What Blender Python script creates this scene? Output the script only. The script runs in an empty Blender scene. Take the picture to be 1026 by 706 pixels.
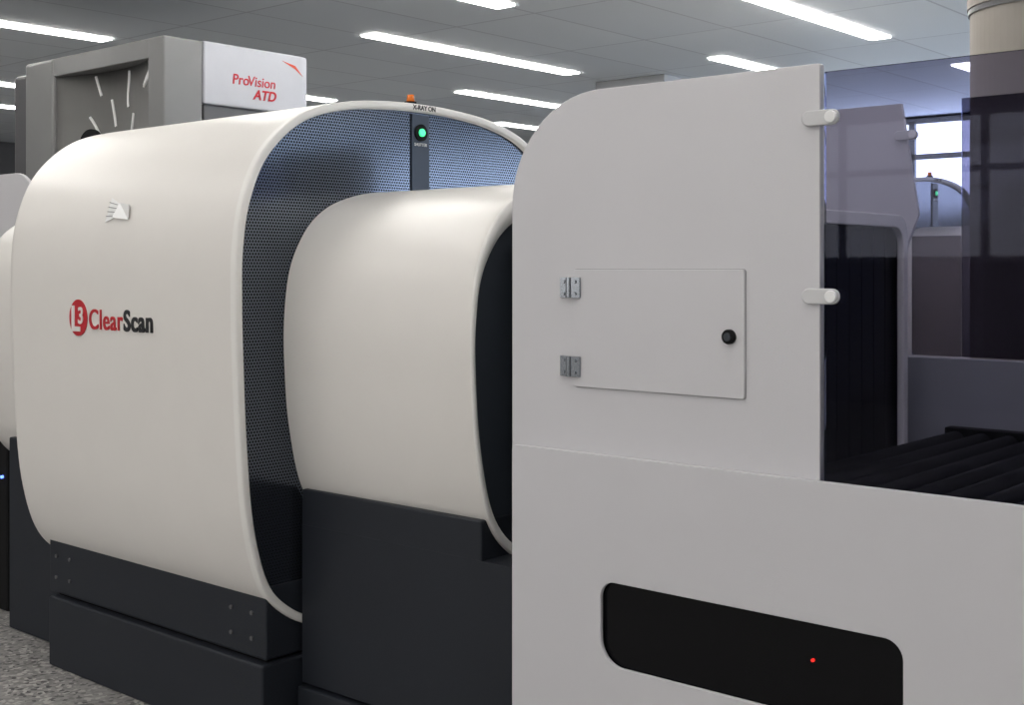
import bpy, bmesh, math
from mathutils import Vector, Matrix
S=bpy.context.scene
S.view_settings.view_transform='Standard'
COL=S.collection

# ---------------------------------------------------------------- materials
def mat(name,c,rough=.5,metal=0.,var=.03,nscale=6.,bump=0.,bscale=200.,emis=None,es=0.,coat=0.,spec=.5):
    m=bpy.data.materials.new(name); m.use_nodes=True
    nt=m.node_tree; b=nt.nodes['Principled BSDF']; L=nt.links
    b.inputs['Roughness'].default_value=rough; b.inputs['Metallic'].default_value=metal
    b.inputs['Coat Weight'].default_value=coat; b.inputs['Specular IOR Level'].default_value=spec
    tc=nt.nodes.new('ShaderNodeTexCoord'); n=nt.nodes.new('ShaderNodeTexNoise')
    n.inputs['Scale'].default_value=nscale; n.inputs['Detail'].default_value=3
    L.new(tc.outputs['Object'],n.inputs['Vector'])
    r=nt.nodes.new('ShaderNodeValToRGB')
    r.color_ramp.elements[0].position=.3; r.color_ramp.elements[1].position=.7
    r.color_ramp.elements[0].color=[max(0,x*(1-var)) for x in c]+[1]
    r.color_ramp.elements[1].color=[min(1,x*(1+var)) for x in c]+[1]
    L.new(n.outputs['Fac'],r.inputs['Fac']); L.new(r.outputs['Color'],b.inputs['Base Color'])
    if bump>0:
        n2=nt.nodes.new('ShaderNodeTexNoise'); n2.inputs['Scale'].default_value=bscale
        L.new(tc.outputs['Object'],n2.inputs['Vector'])
        bp=nt.nodes.new('ShaderNodeBump'); bp.inputs['Strength'].default_value=bump; bp.inputs['Distance'].default_value=.002
        L.new(n2.outputs['Fac'],bp.inputs['Height']); L.new(bp.outputs['Normal'],b.inputs['Normal'])
    if emis:
        b.inputs['Emission Color'].default_value=list(emis)+[1]; b.inputs['Emission Strength'].default_value=es
    return m

M={}
M['cowl']=mat('white_cowl_paint',(.755,.73,.70),.32,var=.01)
M['panel']=mat('white_panel_paint',(.585,.577,.60),.42,var=.01)
M['rim']=mat('white_rim_paint',(.81,.795,.77),.35,var=.01)
M['base']=mat('charcoal_base_paint',(.017,.020,.027),.5,bump=.1,spec=.3)
M['dark']=mat('charcoal_face_paint',(.026,.032,.042),.5)
M['black']=mat('matt_black',(.006,.006,.007),.7,spec=.2)
M['belt']=mat('black_rubber',(.004,.004,.005),.55,spec=.12)
M['gblack']=mat('glossy_black_acrylic',(.003,.003,.004),.15,spec=.15)
M['red']=mat('red_print',(.48,.012,.022),.5)
M['orange']=mat('orange_print',(.60,.07,.03),.5)
M['ink']=mat('black_print',(.015,.015,.018),.5)
M['white']=mat('white_plastic',(.8,.8,.8),.4)
M['steel']=mat('brushed_steel',(.42,.45,.49),.25,1.)
M['latch']=mat('grey_plastic_latch',(.55,.55,.56),.3)
M['amber']=mat('amber_lens',(.7,.16,.02),.25,emis=(1,.3,.02),es=.1)
M['green']=mat('green_led',(.1,.8,.3),.3,emis=(.05,1,.35),es=1.2)
M['redled']=mat('red_led',(.8,.02,.02),.3,emis=(1,.03,.02),es=1.0)
M['blue']=mat('blue_led',(.1,.2,1),.3,emis=(.1,.2,1),es=4)
M['strip']=mat('indicator_strip_paint',(.035,.05,.08),.4)
M['frame']=mat('grey_frame_paint',(.42,.43,.45),.45)
M['seal']=mat('grey_door_seal',(.30,.30,.31),.6)
M['pv_light']=mat('portal_light_grey',(.46,.47,.51),.45)
M['pv_mid']=mat('portal_mid_grey',(.21,.21,.212),.45)
M['pv_dark']=mat('portal_dark_grey',(.10,.10,.105),.4)
M['pv_glass']=mat('portal_smoked_panel',(.14,.138,.135),.35)
M['pillar']=mat('beige_pillar_paint',(.27,.245,.22),.6)
M['wall']=mat('wall_paint',(.10,.10,.105),.8)
M['mullion']=mat('window_mullion_paint',(.25,.26,.28),.5)
M['curtain']=mat('lead_rubber_curtain',(.006,.006,.008),.5,spec=.3)

def ceiling_mat():
    m=bpy.data.materials.new('metal_ceiling_tiles'); m.use_nodes=True; nt=m.node_tree; L=nt.links
    b=nt.nodes['Principled BSDF']; b.inputs['Roughness'].default_value=.6
    tc=nt.nodes.new('ShaderNodeTexCoord'); mp=nt.nodes.new('ShaderNodeMapping')
    mp.inputs['Location'].default_value=(.34,.0,0)
    L.new(tc.outputs['Object'],mp.inputs['Vector'])
    br=nt.nodes.new('ShaderNodeTexBrick'); br.offset=0; br.squash=1
    br.inputs['Scale'].default_value=1; br.inputs['Brick Width'].default_value=.71; br.inputs['Row Height'].default_value=1.27
    br.inputs['Mortar Size'].default_value=.010; br.inputs['Mortar Smooth'].default_value=.3
    br.inputs['Color1'].default_value=(.70,.74,.78,1); br.inputs['Color2'].default_value=(.76,.80,.83,1); br.inputs['Mortar'].default_value=(.54,.56,.60,1)
    L.new(mp.outputs['Vector'],br.inputs['Vector']); L.new(br.outputs['Color'],b.inputs['Base Color'])
    return m
M['ceil']=ceiling_mat()
def floor_mat():
    m=bpy.data.materials.new('speckled_terrazzo'); m.use_nodes=True; nt=m.node_tree; L=nt.links
    b=nt.nodes['Principled BSDF']; b.inputs['Roughness'].default_value=.35
    tc=nt.nodes.new('ShaderNodeTexCoord')
    v=nt.nodes.new('ShaderNodeTexVoronoi'); v.inputs['Scale'].default_value=75
    L.new(tc.outputs['Object'],v.inputs['Vector'])
    sp=nt.nodes.new('ShaderNodeSeparateColor'); L.new(v.outputs['Color'],sp.inputs['Color'])
    r=nt.nodes.new('ShaderNodeValToRGB'); r.color_ramp.interpolation='CONSTANT'
    e=r.color_ramp.elements; e[0].position=0; e[0].color=(.09,.09,.09,1); e[1].position=.15; e[1].color=(.24,.23,.225,1)
    x=e.new(.5); x.color=(.31,.30,.29,1); x=e.new(.82); x.color=(.46,.45,.43,1)
    L.new(sp.outputs[0],r.inputs['Fac']); 
    br=nt.nodes.new('ShaderNodeTexBrick'); br.offset=0; br.inputs['Scale'].default_value=1
    br.inputs['Brick Width'].default_value=.6; br.inputs['Row Height'].default_value=.6; br.inputs['Mortar Size'].default_value=.003
    br.inputs['Mortar'].default_value=(.12,.12,.12,1)
    L.new(tc.outputs['Object'],br.inputs['Vector']); L.new(r.outputs['Color'],br.inputs['Color1']); L.new(r.outputs['Color'],br.inputs['Color2'])
    L.new(br.outputs['Color'],b.inputs['Base Color'])
    return m
M['floor']=floor_mat()
def grille_mat():
    m=bpy.data.materials.new('perforated_grille'); m.use_nodes=True; nt=m.node_tree; L=nt.links
    b=nt.nodes['Principled BSDF']
    tc=nt.nodes.new('ShaderNodeTexCoord'); p=.0105
    def chain(off):
        a=nt.nodes.new('ShaderNodeVectorMath'); a.operation='MULTIPLY_ADD'
        a.inputs[1].default_value=(0,1/p,1/(p*1.732)); a.inputs[2].default_value=(.5,off,off)
        L.new(tc.outputs['Object'],a.inputs[0])
        f=nt.nodes.new('ShaderNodeVectorMath'); f.operation='FRACTION'; L.new(a.outputs[0],f.inputs[0])
        s=nt.nodes.new('ShaderNodeVectorMath'); s.operation='SUBTRACT'; s.inputs[1].default_value=(.5,.5,.5); L.new(f.outputs[0],s.inputs[0])
        q=nt.nodes.new('ShaderNodeVectorMath'); q.operation='MULTIPLY'; q.inputs[1].default_value=(0,1,1.732); L.new(s.outputs[0],q.inputs[0])
        l=nt.nodes.new('ShaderNodeVectorMath'); l.operation='LENGTH'; L.new(q.outputs[0],l.inputs[0]); return l.outputs['Value']
    mn=nt.nodes.new('ShaderNodeMath'); mn.operation='MINIMUM'
    L.new(chain(0),mn.inputs[0]); L.new(chain(.5),mn.inputs[1])
    r=nt.nodes.new('ShaderNodeMapRange'); r.inputs['From Min'].default_value=.30; r.inputs['From Max'].default_value=.42
    L.new(mn.outputs[0],r.inputs['Value'])
    mc=nt.nodes.new('ShaderNodeMix'); mc.data_type='RGBA'
    mc.inputs[6].default_value=(.003,.0035,.005,1); mc.inputs[7].default_value=(.16,.18,.225,1)
    L.new(r.outputs[0],mc.inputs[0]); L.new(mc.outputs[2],b.inputs['Base Color'])
    mm=nt.nodes.new('ShaderNodeMath'); mm.operation='MULTIPLY'; mm.inputs[1].default_value=.95; L.new(r.outputs[0],mm.inputs[0])
    L.new(mm.outputs[0],b.inputs['Metallic'])
    b.inputs['Roughness'].default_value=.17; b.inputs['Specular IOR Level'].default_value=.15
    return m
M['grille']=grille_mat()
def glass_mat(name,c,ior=1.25):
    m=bpy.data.materials.new(name); m.use_nodes=True; nt=m.node_tree; L=nt.links
    nt.nodes.remove(nt.nodes['Principled BSDF']); o=nt.nodes['Material Output']
    t=nt.nodes.new('ShaderNodeBsdfTransparent'); t.inputs[0].default_value=list(c)+[1]
    g=nt.nodes.new('ShaderNodeBsdfGlossy'); g.inputs['Roughness'].default_value=.02; g.inputs[0].default_value=(.8,.85,1,1)
    f=nt.nodes.new('ShaderNodeFresnel'); f.inputs['IOR'].default_value=ior
    mx=nt.nodes.new('ShaderNodeMixShader'); L.new(f.outputs[0],mx.inputs[0]); L.new(t.outputs[0],mx.inputs[1]); L.new(g.outputs[0],mx.inputs[2])
    L.new(mx.outputs[0],o.inputs[0]); return m
# tint is applied twice per sheet (front and back face)
M['glass']=glass_mat('smoked_acrylic',(.60,.595,.68),1.22)
M['glass2']=glass_mat('dark_smoked_acrylic',(.36,.35,.40),1.2)
M['glass3']=glass_mat('bronze_smoked_acrylic',(.48,.46,.48),1.2)
def emit(name,c,s):
    m=bpy.data.materials.new(name); m.use_nodes=True; nt=m.node_tree; b=nt.nodes['Principled BSDF']
    b.inputs['Base Color'].default_value=(.8,.8,.8,1); b.inputs['Emission Color'].default_value=list(c)+[1]; b.inputs['Emission Strength'].default_value=s
    return m
M['lamp']=emit('fluorescent_diffuser',(1,.97,.92),18)
M['day']=emit('daylight_sky_pane',(.68,.81,1.),6.5)
M['fill_pane']=emit('frontal_fill_pane',(1.,.965,.93),2.8)  # emission for the unseen fill band added behind the camera

# ---------------------------------------------------------------- helpers
def empty(name,loc=(0,0,0)):
    e=bpy.data.objects.new(name,None); COL.objects.link(e); e.location=loc; e.empty_display_size=.2; return e
def add(name,me,mats,parent=None,smooth=False):
    o=bpy.data.objects.new(name,me); COL.objects.link(o)
    for m in (mats if isinstance(mats,list) else [mats]): me.materials.append(m)
    if smooth:
        for p in me.polygons: p.use_smooth=True
    if parent: o.parent=parent
    return o
def bm_obj(name,bm,mats,parent=None,smooth=False):
    bmesh.ops.recalc_face_normals(bm,faces=bm.faces)
    me=bpy.data.meshes.new(name); bm.to_mesh(me); bm.free(); return add(name,me,mats,parent,smooth)
def bm_box(bm,a,b):
    x0,y0,z0=a; x1,y1,z1=b
    v=[bm.verts.new(p) for p in ((x0,y0,z0),(x1,y0,z0),(x1,y1,z0),(x0,y1,z0),(x0,y0,z1),(x1,y0,z1),(x1,y1,z1),(x0,y1,z1))]
    for f in ((0,3,2,1),(4,5,6,7),(0,1,5,4),(1,2,6,5),(2,3,7,6),(3,0,4,7)): bm.faces.new([v[i] for i in f])
def box(name,a,b,m,parent=None,bev=0.):
    bm=bmesh.new(); bm_box(bm,a,b); o=bm_obj(name,bm,m,parent)
    if bev:
        md=o.modifiers.new('bevel','BEVEL'); md.width=bev; md.segments=3
    return o
def bm_cyl(bm,c,r,h,axis='Y',seg=24,r2=None):
    R={'X':Matrix.Rotation(math.pi/2,4,'Y'),'Y':Matrix.Rotation(math.pi/2,4,'X'),'Z':Matrix.Identity(4)}[axis]
    bmesh.ops.create_cone(bm,cap_ends=True,segments=seg,radius1=r,radius2=r if r2 is None else r2,depth=h,matrix=Matrix.Translation(c)@R)
def cyl(name,c,r,h,m,parent=None,axis='Y',seg=32,bev=0):
    bm=bmesh.new(); bm_cyl(bm,c,r,h,axis,seg); o=bm_obj(name,bm,m,parent)
    if bev:
        md=o.modifiers.new('bevel','BEVEL'); md.width=bev; md.segments=3; md.limit_method='ANGLE'
    return o
def catmull(p,closed=False,n=6):
    out=[]; N=len(p); g=(lambda i:p[i%N]) if closed else (lambda i:p[min(max(i,0),N-1)])
    for i in range(N if closed else N-1):
        a,b,c,d=g(i-1),g(i),g(i+1),g(i+2)
        for k in range(n):
            t=k/n
            out.append(tuple(.5*((2*b[j])+(-a[j]+c[j])*t+(2*a[j]-5*b[j]+4*c[j]-d[j])*t*t+(-a[j]+3*b[j]-3*c[j]+d[j])*t**3) for j in range(2)))
    if not closed: out.append(p[-1])
    return out
def full_profile(half,yc,n=6):
    near=[(yc-w,z) for w,z in half]; far=[(yc+w,z) for w,z in half[1:-1]][::-1]
    return catmull(near+far,True,n)
def offset(loop,d):
    N=len(loop); out=[]
    for i in range(N):
        a=loop[i-1]; b=loop[(i+1)%N]; ty,tz=b[0]-a[0],b[1]-a[1]; l=math.hypot(ty,tz) or 1
        out.append((loop[i][0]-tz/l*d,loop[i][1]+ty/l*d))
    return out
def loft(name,secs,mats,idx,parent,cap0=None,cap1=None,smooth=True):
    me_v=[];N=len(secs[0][1])
    for x,lp in secs:
        for y,z in lp: me_v.append((x,y,z))
    F=[];MI=[];SM=[]
    for s in range(len(secs)-1):
        for i in range(N):
            j=(i+1)%N; F.append((s*N+i,s*N+j,(s+1)*N+j,(s+1)*N+i)); MI.append(idx[s]); SM.append(smooth)
    if cap0 is not None: F.append(tuple(range(N))); MI.append(cap0); SM.append(False)
    if cap1 is not None: F.append(tuple(range((len(secs)-1)*N,len(secs)*N))[::-1]); MI.append(cap1); SM.append(False)
    me=bpy.data.meshes.new(name); me.from_pydata(me_v,[],F); me.update()
    o=add(name,me,mats,parent)
    for p,mi,sm in zip(me.polygons,MI,SM): p.material_index=mi; p.use_smooth=sm
    bm=bmesh.new(); bm.from_mesh(me); bmesh.ops.recalc_face_normals(bm,faces=bm.faces); bm.to_mesh(me); bm.free()
    return o
def rr(x0,z0,x1,z1,rad,n=10):
    if not isinstance(rad,(tuple,list)): rad=(rad,)*4
    pts=[]
    for (cx,cz,a0),r in zip(((x0,z0,180),(x1,z0,270),(x1,z1,0),(x0,z1,90)),rad):
        if r<=0: pts.append((cx,cz)); continue
        ox=cx+(r if cx==x0 else -r); oz=cz+(r if cz==z0 else -r)
        for k in range(n+1):
            a=math.radians(a0+90*k/n); pts.append((ox+r*math.cos(a),oz+r*math.sin(a)))
    return pts
def plate(name,outer,holes,y,th,m,parent=None,bev=.0015,plane='XZ'):
    cu=bpy.data.curves.new(name,'CURVE'); cu.dimensions='2D'; cu.fill_mode='BOTH'
    cu.extrude=th/2-bev; cu.bevel_depth=bev; cu.bevel_resolution=2; cu.offset=-bev
    for lp in [outer]+holes:
        s=cu.splines.new('POLY'); s.points.add(len(lp)-1); s.use_cyclic_u=True
        for i,(a,b) in enumerate(lp): s.points[i].co=(a,b,0,1)
    o=bpy.data.objects.new(name,cu); COL.objects.link(o)
    dg=bpy.context.evaluated_depsgraph_get(); dg.update()
    me=bpy.data.meshes.new_from_object(o.evaluated_get(dg)); bpy.data.objects.remove(o)
    if plane=='XZ': T=Matrix.Translation((0,y+th/2,0))@Matrix.Rotation(math.pi/2,4,'X')
    else: T=Matrix.Translation((y+th/2,0,0))@Matrix.Rotation(math.pi/2,4,'Z')@Matrix.Rotation(math.pi/2,4,'X')
    me.transform(T); me.name=name; me.materials.clear()
    return add(name,me,m,parent)
def text(name,s,size,loc,rot,m,parent,off=.0,ext=.0012,shear=0,align='LEFT',space=1.):
    cu=bpy.data.curves.new(name,'FONT'); cu.body=s; cu.size=size; cu.extrude=ext; cu.offset=off; cu.shear=shear; cu.align_x=align; cu.space_character=space
    o=bpy.data.objects.new(name,cu); COL.objects.link(o); cu.materials.append(m)
    o.rotation_euler=[math.radians(a) for a in rot]; o.location=loc
    if parent: o.parent=parent
    return o
def stroke(name,pts,r,m,parent):
    cu=bpy.data.curves.new(name,'CURVE'); cu.dimensions='3D'; cu.bevel_depth=r; cu.bevel_resolution=2
    s=cu.splines.new('NURBS'); s.points.add(len(pts)-1); s.use_endpoint_u=True; s.order_u=min(4,len(pts))
    for i,p in enumerate(pts): s.points[i].co=(*p,1)
    o=bpy.data.objects.new(name,cu); COL.objects.link(o); cu.materials.append(m); o.parent=parent; return o

# ---------------------------------------------------------------- room
X0,X1,Y0,Y1,ZC=-16,9,-8,13.5,3.1
box('floor',(X0-.2,Y0-.2,-.1),(X1+.2,Y1+.2,0),M['floor'])
box('ceiling',(X0-.2,Y0-.2,ZC),(X1+.2,Y1+.2,ZC+.1),M['ceil'])
box('wall_left',(X0-.2,Y0-.2,0),(X0,Y1+.2,ZC),M['wall'])
box('wall_right',(X1,Y0-.2,0),(X1+.2,Y1+.2,ZC),M['wall'])
box('wall_back',(X0,Y1,0),(X1,Y1+.2,ZC),M['wall'])
box('wall_front',(X0,Y0-.2,0),(X1,Y0,ZC),M['wall'])
def window(n,a,b,y,z0,z1,step,m):
    e=empty('window_%d'%n); t=.02; s=1 if y<0 else -1
    ya,yb=sorted((y,y+s*t)); box('pane',(a,ya,z0),(b,yb,z1),m,e)
    bm=bmesh.new(); ya,yb=sorted((y,y+s*.07)); k=a
    while k<=b+.01: bm_box(bm,(k-.035,ya,z0),(k+.035,yb,z1)); k+=step
    for z in (z0,z0+(z1-z0)*.62,z1): bm_box(bm,(a,ya,z-.03),(b,yb,z+.03))
    bm_obj('mullions',bm,M['mullion'],e)
window(1,-7.0,8.8,Y1,2.0,3.05,1.25,M['day'])
window(2,-12.0,4.5,Y0,1.5,2.95,1.5,M['fill_pane'])  # unseen glowing band, added on the camera side as soft frontal fill
e=empty('window_3')  # unseen glowing band, added so the grille's top reflects brighter
box('pane',(X1-.02,8.2,2.15),(X1,13.3,3.05),M['day'],e)
bm=bmesh.new(); k=8.2
while k<13.4: bm_box(bm,(X1-.07,k-.035,2.15),(X1,k+.035,3.05)); k+=1.02
bm_box(bm,(X1-.07,8.2,2.12),(X1,13.3,2.18)); bm_box(bm,(X1-.07,8.2,3.02),(X1,13.3,3.08))
bm_obj('mullions',bm,M['mullion'],e)

lights=[(-3.95,6.1,8.68),(-3.95,10.2,12.7),(-5.3,3.5,6.05),(-5.3,8.6,9.75),(-6.68,6.12,8.5),(-6.7,11,13.2),(-8.3,2.5,5.0),(-8.15,8.65,11.1),
 (-9.6,5.8,8.3),(-9.6,10.8,13.2),(-2.5,3.5,6.05),(-2.5,-1.5,1.0),(-1.1,1.0,3.5),(-5.3,-1.5,1.0),(-3.95,1.0,3.5),(.4,3.5,6),(.4,-1.5,1),(1.8,1,3.5),
 (-6.7,1,3.5),(-8.2,-2.5,0),(-11,3.5,6),(-11,8.6,11.1),(-12.5,6,8.5),(3.2,6,8.5),(3.2,-1.5,1),(-1.1,-4.5,-2),(-3.95,-4.5,-2),(-6.7,-4.5,-2),(6,3,5.5)]
for x,a,b in lights:
    bm=bmesh.new(); bm_box(bm,(x-.075,a,ZC-.012),(x+.075,b,ZC-.001))
    bm_obj('ceiling_light',bm,[M['lamp']])
e=empty('ceiling_air_vent')
box('housing',(-6.85,9.05,3.0),(-6.1,9.6,ZC),M['frame'],e,.01)
box('grille_slot',(-6.75,9.15,2.99),(-6.2,9.5,3.0),M['pv_mid'],e)
e=empty('pillar')
PX,PY=-1.86,5.80
cyl('shaft',(PX,PY,1.545),.32,3.09,M['pillar'],e,'Z',64)
cyl('collar_ring',(PX,PY,2.565),.328,.022,M['pv_dark'],e,'Z',64)
cyl('collar_cap',(PX,PY,2.83),.332,.50,M['pillar'],e,'Z',64)

# ---------------------------------------------------------------- baggage scanner
YC=2.92
BIG=[(0,1.945),(.15,1.941),(.34,1.920),(.520,1.864),(.655,1.750),(.724,1.61),(.751,1.46),(.754,1.30),(.750,1.15),(.738,.90),(.714,.66),(.662,.48),(.580,.385),(.46,.325),(.28,.297),(0,.29)]
HOOD=[(0,1.652),(.2,1.645),(.33,1.618),(.42,1.577),(.49,1.51),(.545,1.40),(.566,1.25),(.564,1.1),(.547,.93),(.50,.75),(.41,.645),(.28,.60),(0,.59)]
def scanner(loc):
    e=empty('baggage_scanner',loc)
    P=full_profile(BIG,YC)
    xa,xb=-4.23,-2.92
    secs=[(xa+.02,offset(P,.036)),(xa,offset(P,.034)),(xa,offset(P,.012)),(xa+.003,offset(P,.003)),(xa+.012,P),(xa+.03,P),(xb-.024,P),(xb-.006,P),(xb-.0015,offset(P,.0015)),(xb,offset(P,.005)),(xb,offset(P,.022)),(xb-.003,offset(P,.025)),(xb-.02,offset(P,.026))]
    loft('body_shell',secs,[M['cowl'],M['rim'],M['grille']],[0]*6+[1]*6,e,cap0=2,cap1=2)
    H=full_profile(HOOD,YC)
    def inner(lp):
        q=offset(lp,.014)
        return [(y,(1.2+(z-1.2)*.88) if z>1.2 else (1.2+(z-1.2)*.98)) for y,z in q]
    xh=-2.178
    secs=[(-2.938,H),(xh-.025,H),(xh-.006,H),(xh-.0015,offset(H,.0015)),(xh,offset(H,.005)),(xh,inner(H)),(xh-.02,inner(H))]
    loft('infeed_hood',secs,[M['cowl'],M['rim'],M['dark']],[0,0,1,1,1,1],e,cap1=2)
    xo=-4.86
    secs=[(-4.212,H),(xo+.02,H),(xo+.004,offset(H,.003)),(xo,offset(H,.009)),(xo,inner(H)),(xo+.02,inner(H))]
    loft('outfeed_hood',secs,[M['cowl'],M['rim'],M['dark']],[0,0,1,1,1],e,cap1=2)
    box('base_apron',(-4.17,2.285,.255),(-2.934,3.555,.47),M['base'],e,.006)
    box('base_plinth',(-4.14,2.265,.0),(-2.926,3.575,.245),M['base'],e,.008)
    box('base_gap',(-4.13,2.30,.24),(-2.95,3.54,.26),M['black'],e)
    box('infeed_base',(-2.918,2.405,.30),(-2.192,3.435,.745),M['base'],e,.006)
    box('infeed_base_lower',(-2.915,2.4035,.17),(-1.95,3.437,.640),M['base'],e,.001)
    box('infeed_plinth',(-2.915,2.385,0),(-1.95,3.455,.162),M['base'],e,.006)
    box('outfeed_base',(-4.69,2.40,0),(-4.175,3.44,.745),M['base'],e,.006)
    bm=bmesh.new()
    for x in (-4.12,-4.03,-3.10,-3.0):
        for z in (.385,.31): bm_cyl(bm,(x,2.284,z),.0065,.008,'Y',12)
    bm_obj('apron_bolts',bm,M['pv_dark'],e)
    xg=-2.94
    box('indicator_strip',(xg-.005,2.882,1.62),(xg+.006,2.962,1.912),M['strip'],e,.001)
    cyl('indicator_bezel',(xg+.008,YC,1.852),.028,.008,M['black'],e,'X')
    cyl('indicator_lamp',(xg+.014,YC,1.852),.013,.010,M['green'],e,'X',bev=.003)
    text('indicator_label','SHUTTER',.014,(xg+.0075,YC,1.808),(90,0,90),M['white'],e,align='CENTER',ext=.0005)
    text('xray_label','X-RAY ON',.022,(xb+.0006,2.925,1.925),(90,0,90),M['ink'],e,align='CENTER',ext=.0005,off=.0006)
    bm=bmesh.new(); bm_cyl(bm,(-2.96,2.90,1.949),.020,.012,'Z',24); bm_obj('beacon_base',bm,M['black'],e)
    bm=bmesh.new(); bm_cyl(bm,(-2.96,2.90,1.966),.014,.024,'Z',24,.011); bm_obj('beacon_lens',bm,M['amber'],e,True)
    yf=YC-.754; DX=.030
    lp=[(-3.797+DX+.055*math.cos(a),1.242+.060*math.sin(a)) for a in [k*math.tau/48 for k in range(48)]]
    plate('logo_roundel',lp,[],yf-.002,.006,M['red'],e,bev=.0002)
    text('logo_letter','L',.115,(-3.840+DX,yf-.003,1.200),(90,0,0),M['cowl'],e,off=.003)
    text('logo_digit','3',.075,(-3.798+DX,yf-.003,1.224),(90,0,0),M['cowl'],e,off=.0015)
    x0=-3.732+DX
    a=text('wordmark_first','Clear',.092,(x0,yf-.0005,1.208),(90,0,0),M['red'],e,off=.0008,space=1.08,ext=.002)
    b=text('wordmark_second','Scan',.092,(-3.52,yf-.0005,1.208),(90,0,0),M['ink'],e,off=.0022,space=1.10,ext=.002)
    bpy.context.view_layer.update(); w=a.dimensions.x
    tot=w+.008+b.dimensions.x; k=.365/tot
    a.scale.x=k; b.scale.x=k; b.location.x=x0+(w+.008)*k
    bm=bmesh.new()
    def sy(z): return YC-.725-.0035+(z-1.6)*.35
    T=.03
    vs=[bm.verts.new((x+T,sy(z),z)) for x,z in [(-3.655,1.632),(-3.60,1.612),(-3.60,1.568),(-3.65,1.552)]]; bm.faces.new(vs)
    vs=[bm.verts.new((x+T,sy(z)-.012*(k%2),z)) for k,(x,z) in enumerate([(-3.60,1.614),(-3.52,1.606),(-3.52,1.558),(-3.60,1.566)])]; bm.faces.new(vs)
    o=bm_obj('paper_tag',bm,M['white'],e); md=o.modifiers.new('s','SOLIDIFY'); md.thickness=.0015
    for k in range(4):
        z=1.572+k*.012; stroke('tag_print_%d'%k,[(-3.650+T,sy(z)-.003,z+.003*k),(-3.605+T,sy(z)-.003,z)],.0012,M['pv_mid'],e)
    return e
scanner((0,0,0))
scanner((-.02,4.32,0))

# ---------------------------------------------------------------- conveyor enclosure
E=empty('conveyor_enclosure')
XR=1.0
slot=rr(-1.576,.573,-.915,.748,(.055,.055,.035,.035))
plate('side_panel_lower',rr(-1.822,.03,XR,1.011,(.0,0,0,.012)),[slot[::-1]],2.10,.010,M['panel'],E,.0015)
box('ledge',(-1.815,2.111,.985),(XR-.005,2.139,1.006),M['panel'],E)
plate('side_panel_upper',rr(-1.856,.95,-1.094,1.786,(0,0,.004,.245),16),[],2.14,.018,M['panel'],E,.0015)
plate('access_door',rr(-1.674,1.147,-1.252,1.40,.006),[],2.134,.0055,M['panel'],E,.001)
plate('door_gap_seal',rr(-1.6755,1.1455,-1.2505,1.4015,.006),[],2.1385,.0018,M['seal'],E,.0003)
cyl('door_lock',(-1.284,2.131,1.268),.0145,.012,M['black'],E,'Y',bev=.002)
cyl('door_lock_core',(-1.284,2.124,1.268),.008,.004,M['dark'],E,'Y')
for k,z in enumerate((1.361,1.190)):
    bm=bmesh.new()
    bm_box(bm,(-1.712,2.1345,z-.022),(-1.691,2.139,z+.022)); bm_box(bm,(-1.677,2.128,z-.022),(-1.654,2.1335,z+.022))
    bm_cyl(bm,(-1.684,2.130,z),.0075,.044,'Z',16)
    for dz in (-.013,.013):
        bm_cyl(bm,(-1.701,2.133,z+dz),.0035,.004,'Y',10); bm_cyl(bm,(-1.666,2.127,z+dz),.0035,.004,'Y',10)
    bm_obj('door_hinge_%d'%(k+1),bm,M['steel'],E)
plate('smoked_window',rr(-1.088,1.0,XR-.02,1.770,.003),[],2.146,.008,M['glass'],E,.0008)
def latch(n,x,y,z,s=1):
    plate('latch_%d'%n,rr(x-.036*s,z-.014*s,x+.036*s,z+.014*s,.0135*s),[],y-.009,.009,M['latch'],E,.0025)
    cyl('latch_knob_%d'%n,(x+.022*s,y-.011,z),.011*s,.008,M['white'],E,'Y',bev=.002)
latch(1,-1.090,2.140,1.683,1.05); latch(2,-1.090,2.140,1.350,1.05)
plate('slot_cover',rr(-1.60,.55,-.89,.77,.05),[],2.113,.006,M['gblack'],E,.001)
bm=bmesh.new(); bm_cyl(bm,(-1.093,2.111,.677),.003,.006,'Y',12); bm_obj('status_led',bm,M['redled'],E)
box('frame_rail',(-1.80,2.125,.82),(XR-.02,2.165,.94),M['black'],E)
box('conveyor_bed',(-1.80,2.19,.10),(-1.44,3.55,.83),M['black'],E,.005)
box('roller_bed',(-1.435,2.19,.10),(XR-.03,3.59,.905),M['black'],E,.005)
bm=bmesh.new(); x=-1.38
while x<XR-.05:
    bm_cyl(bm,(x,2.89,.912),.026,1.28,'Y',20); x+=.075
bm_obj('conveyor_rollers',bm,M['belt'],E,True)
box('roller_rail',(-1.42,2.195,.90),(XR-.05,2.235,.945),M['belt'],E,.004)
box('roller_rail_far',(-1.42,3.545,.90),(XR-.05,3.595,.945),M['belt'],E,.004)
box('far_side_panel',(-1.85,3.60,.05),(XR,3.63,1.14),M['frame'],E,.002)
plate('far_smoked_window',rr(-1.395,1.145,XR-.02,1.90,.003),[],3.61,.008,M['glass2'],E,.0008)
plate('far_smoked_panel',rr(-1.545,1.145,-1.398,1.50,.003),[],3.61,.008,M['glass3'],E,.0008)
plate('far_upper_panel',[(-2.1,1.145),(-1.64,1.145),(-1.478,1.56),(-1.53,1.885),(-2.05,1.885),(-2.1,1.8)],[],3.50,.015,M['panel'],E,.0015)
latch(3,-1.51,3.492,1.79,1.0)
op=rr(2.535,.87,3.312,1.515,(.02,.02,.05,.05))
plate('tunnel_frame',rr(2.50,.85,3.34,1.55,(.0,0,.06,.06)),[op[::-1]],-1.46,.02,M['rim'],E,.003,plane='YZ')
t=rr(2.505,.84,3.335,1.545,(.0,0,.058,.058))
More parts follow.
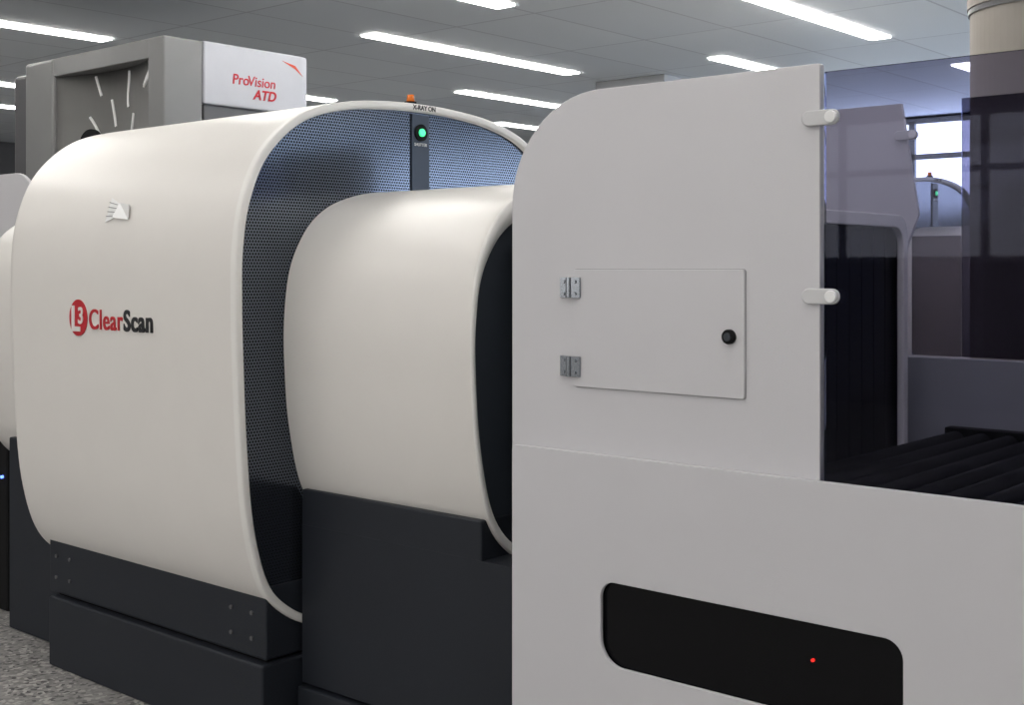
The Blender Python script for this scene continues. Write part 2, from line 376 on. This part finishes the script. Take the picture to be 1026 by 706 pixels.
loft('tunnel_sleeve',[(-2.15,t),(-1.462,t)],[M['dark'],M['black']],[0],E,smooth=False)
bm=bmesh.new(); y=2.540
while y<3.30:
    bm_box(bm,(-1.478-.006*(int(y*100)%2),y,.875),(-1.473,y+.070,1.515)); y+=.0725
bm_obj('lead_curtain',bm,M['curtain'],E)

# ---------------------------------------------------------------- outfeed conveyor
G=empty('outfeed_conveyor')
plate('side_panel',rr(-7.3,.80,-5.97,1.90,(0,0,.22,.1),14),[],3.20,.02,M['panel'],G,.002)
box('cabinet',(-7.3,2.5,.0),(-4.90,3.19,.75),M['black'],G,.01)
box('belt',(-7.3,2.55,.75),(-4.92,3.15,.775),M['belt'],G,.004)
cyl('power_led',(-4.935,2.496,.55),.006,.01,M['blue'],G,'Y')

# ---------------------------------------------------------------- body scanner portal
B=empty('body_scanner')
zt=2.68
hp=[(x,y) for x,y in rr(-7.40,3.9,-5.9,4.93,(.03,.02,.14,.14))]
def slab(name,pts,z0,z1,m,bev=.006):
    bm=bmesh.new(); b=[bm.verts.new((x,y,z0)) for x,y in pts]; t=[bm.verts.new((x,y,z1)) for x,y in pts]; n=len(pts)
    bm.faces.new(b[::-1]); bm.faces.new(t)
    for i in range(n): bm.faces.new((b[i],b[(i+1)%n],t[(i+1)%n],t[i]))
    o=bm_obj(name,bm,m,B); md=o.modifiers.new('bevel','BEVEL'); md.width=bev; md.segments=2; md.limit_method='ANGLE'; return o
slab('header',hp,2.57,zt,M['pv_mid'])
slab('sign_fascia',rr(-6.25,4.15,-5.885,4.94,(.0,0,.10,.1)),2.33,zt+.004,M['pv_light'],.01)
slab('sign_lower_band',rr(-6.25,4.16,-5.90,4.90,(.0,0,.08,.08)),2.20,2.33,M['pv_dark'])
box('corner_post',(-6.05,3.895,.0),(-5.895,4.148,zt+.002),M['pv_mid'],B,.012)
box('rear_post',(-7.40,3.89,.0),(-7.06,4.15,zt),M['pv_mid'],B,.02)
box('rear_post_far',(-7.40,4.72,.0),(-7.06,4.93,2.56),M['pv_mid'],B,.02)
box('front_post_far',(-6.05,4.78,.0),(-5.90,4.92,2.22),M['pv_mid'],B,.02)
box('rear_cabinet',(-7.80,4.02,.0),(-7.41,4.85,2.66),M['pv_dark'],B,.03)
slab('floor_plate',rr(-7.40,3.9,-5.9,4.93,.03),0,.05,M['pv_dark'])
bm=bmesh.new(); rows=[]
for k in range(17):
    u=k/16; x=-7.07+1.03*u; y=3.925+.10*math.sin(math.pi*u)
    rows.append((bm.verts.new((x,y,.05)),bm.verts.new((x,y,2.575))))
for a,b in zip(rows,rows[1:]): bm.faces.new((a[0],b[0],b[1],a[1]))
o=bm_obj('curved_smoked_panel',bm,M['pv_glass'],B,True); md=o.modifiers.new('s','SOLIDIFY'); md.thickness=.01
def py(x):
    u=(x+7.07)/1.03; return 3.925+.10*math.sin(math.pi*u)-.012
for k,s in enumerate([[(-6.40,2.55),(-6.395,2.48),(-6.43,2.41),(-6.41,2.34)],[(-6.75,2.55),(-6.73,2.50),(-6.70,2.43)],[(-6.80,2.31),(-6.75,2.26),(-6.69,2.16)],
    [(-6.60,2.40),(-6.58,2.34),(-6.56,2.24)],[(-6.34,2.30),(-6.36,2.22),(-6.39,2.14)],[(-6.17,2.44),(-6.10,2.50),(-6.05,2.515)],[(-6.17,2.43),(-6.10,2.475),(-6.05,2.495)]]):
    stroke('drawn_reflection_%d'%k,[(x,py(x),z) for x,z in s],.009,M['white'],B)  # reflections in the curved panel, drawn as white strokes
lp=[(-6.76+.12*math.cos(a),2.14+.095*math.sin(a)) for a in [k*math.tau/40 for k in range(40)]]
plate('dark_oval',lp,[],py(-6.76)-.035,.02,M['black'],B,.001)  # plain black oval set just off the curved panel
text('sign_wordmark_first','Pro',.082,(-5.8835,4.34,2.465),(90,0,90),M['red'],B,off=.001,shear=.1)
text('sign_wordmark_second','Vision',.082,(-5.8835,4.448,2.465),(90,0,90),M['red'],B,off=.0005,shear=.1)
text('sign_model_letters','ATD',.080,(-5.8835,4.49,2.39),(90,0,90),M['red'],B,off=.002,shear=.25)
plate('sign_swoosh',[(4.70,2.64),(4.80,2.62),(4.86,2.56),(4.80,2.60)],[],-5.8855,.002,M['orange'],B,.0002,plane='YZ')

# ---------------------------------------------------------------- world & camera
w=bpy.data.worlds.new('world'); S.world=w; w.use_nodes=True
w.node_tree.nodes['Background'].inputs[0].default_value=(.5,.6,.8,1); w.node_tree.nodes['Background'].inputs[1].default_value=.3
cam=bpy.data.cameras.new('camera'); c=bpy.data.objects.new('camera',cam); COL.objects.link(c)
cam.sensor_width=36; cam.lens=1250/1026*36; cam.shift_y=-83/1026; cam.clip_start=.05
c.location=(0,0,1.4); c.rotation_euler=(math.radians(90),0,math.radians(40.94)); S.camera=c
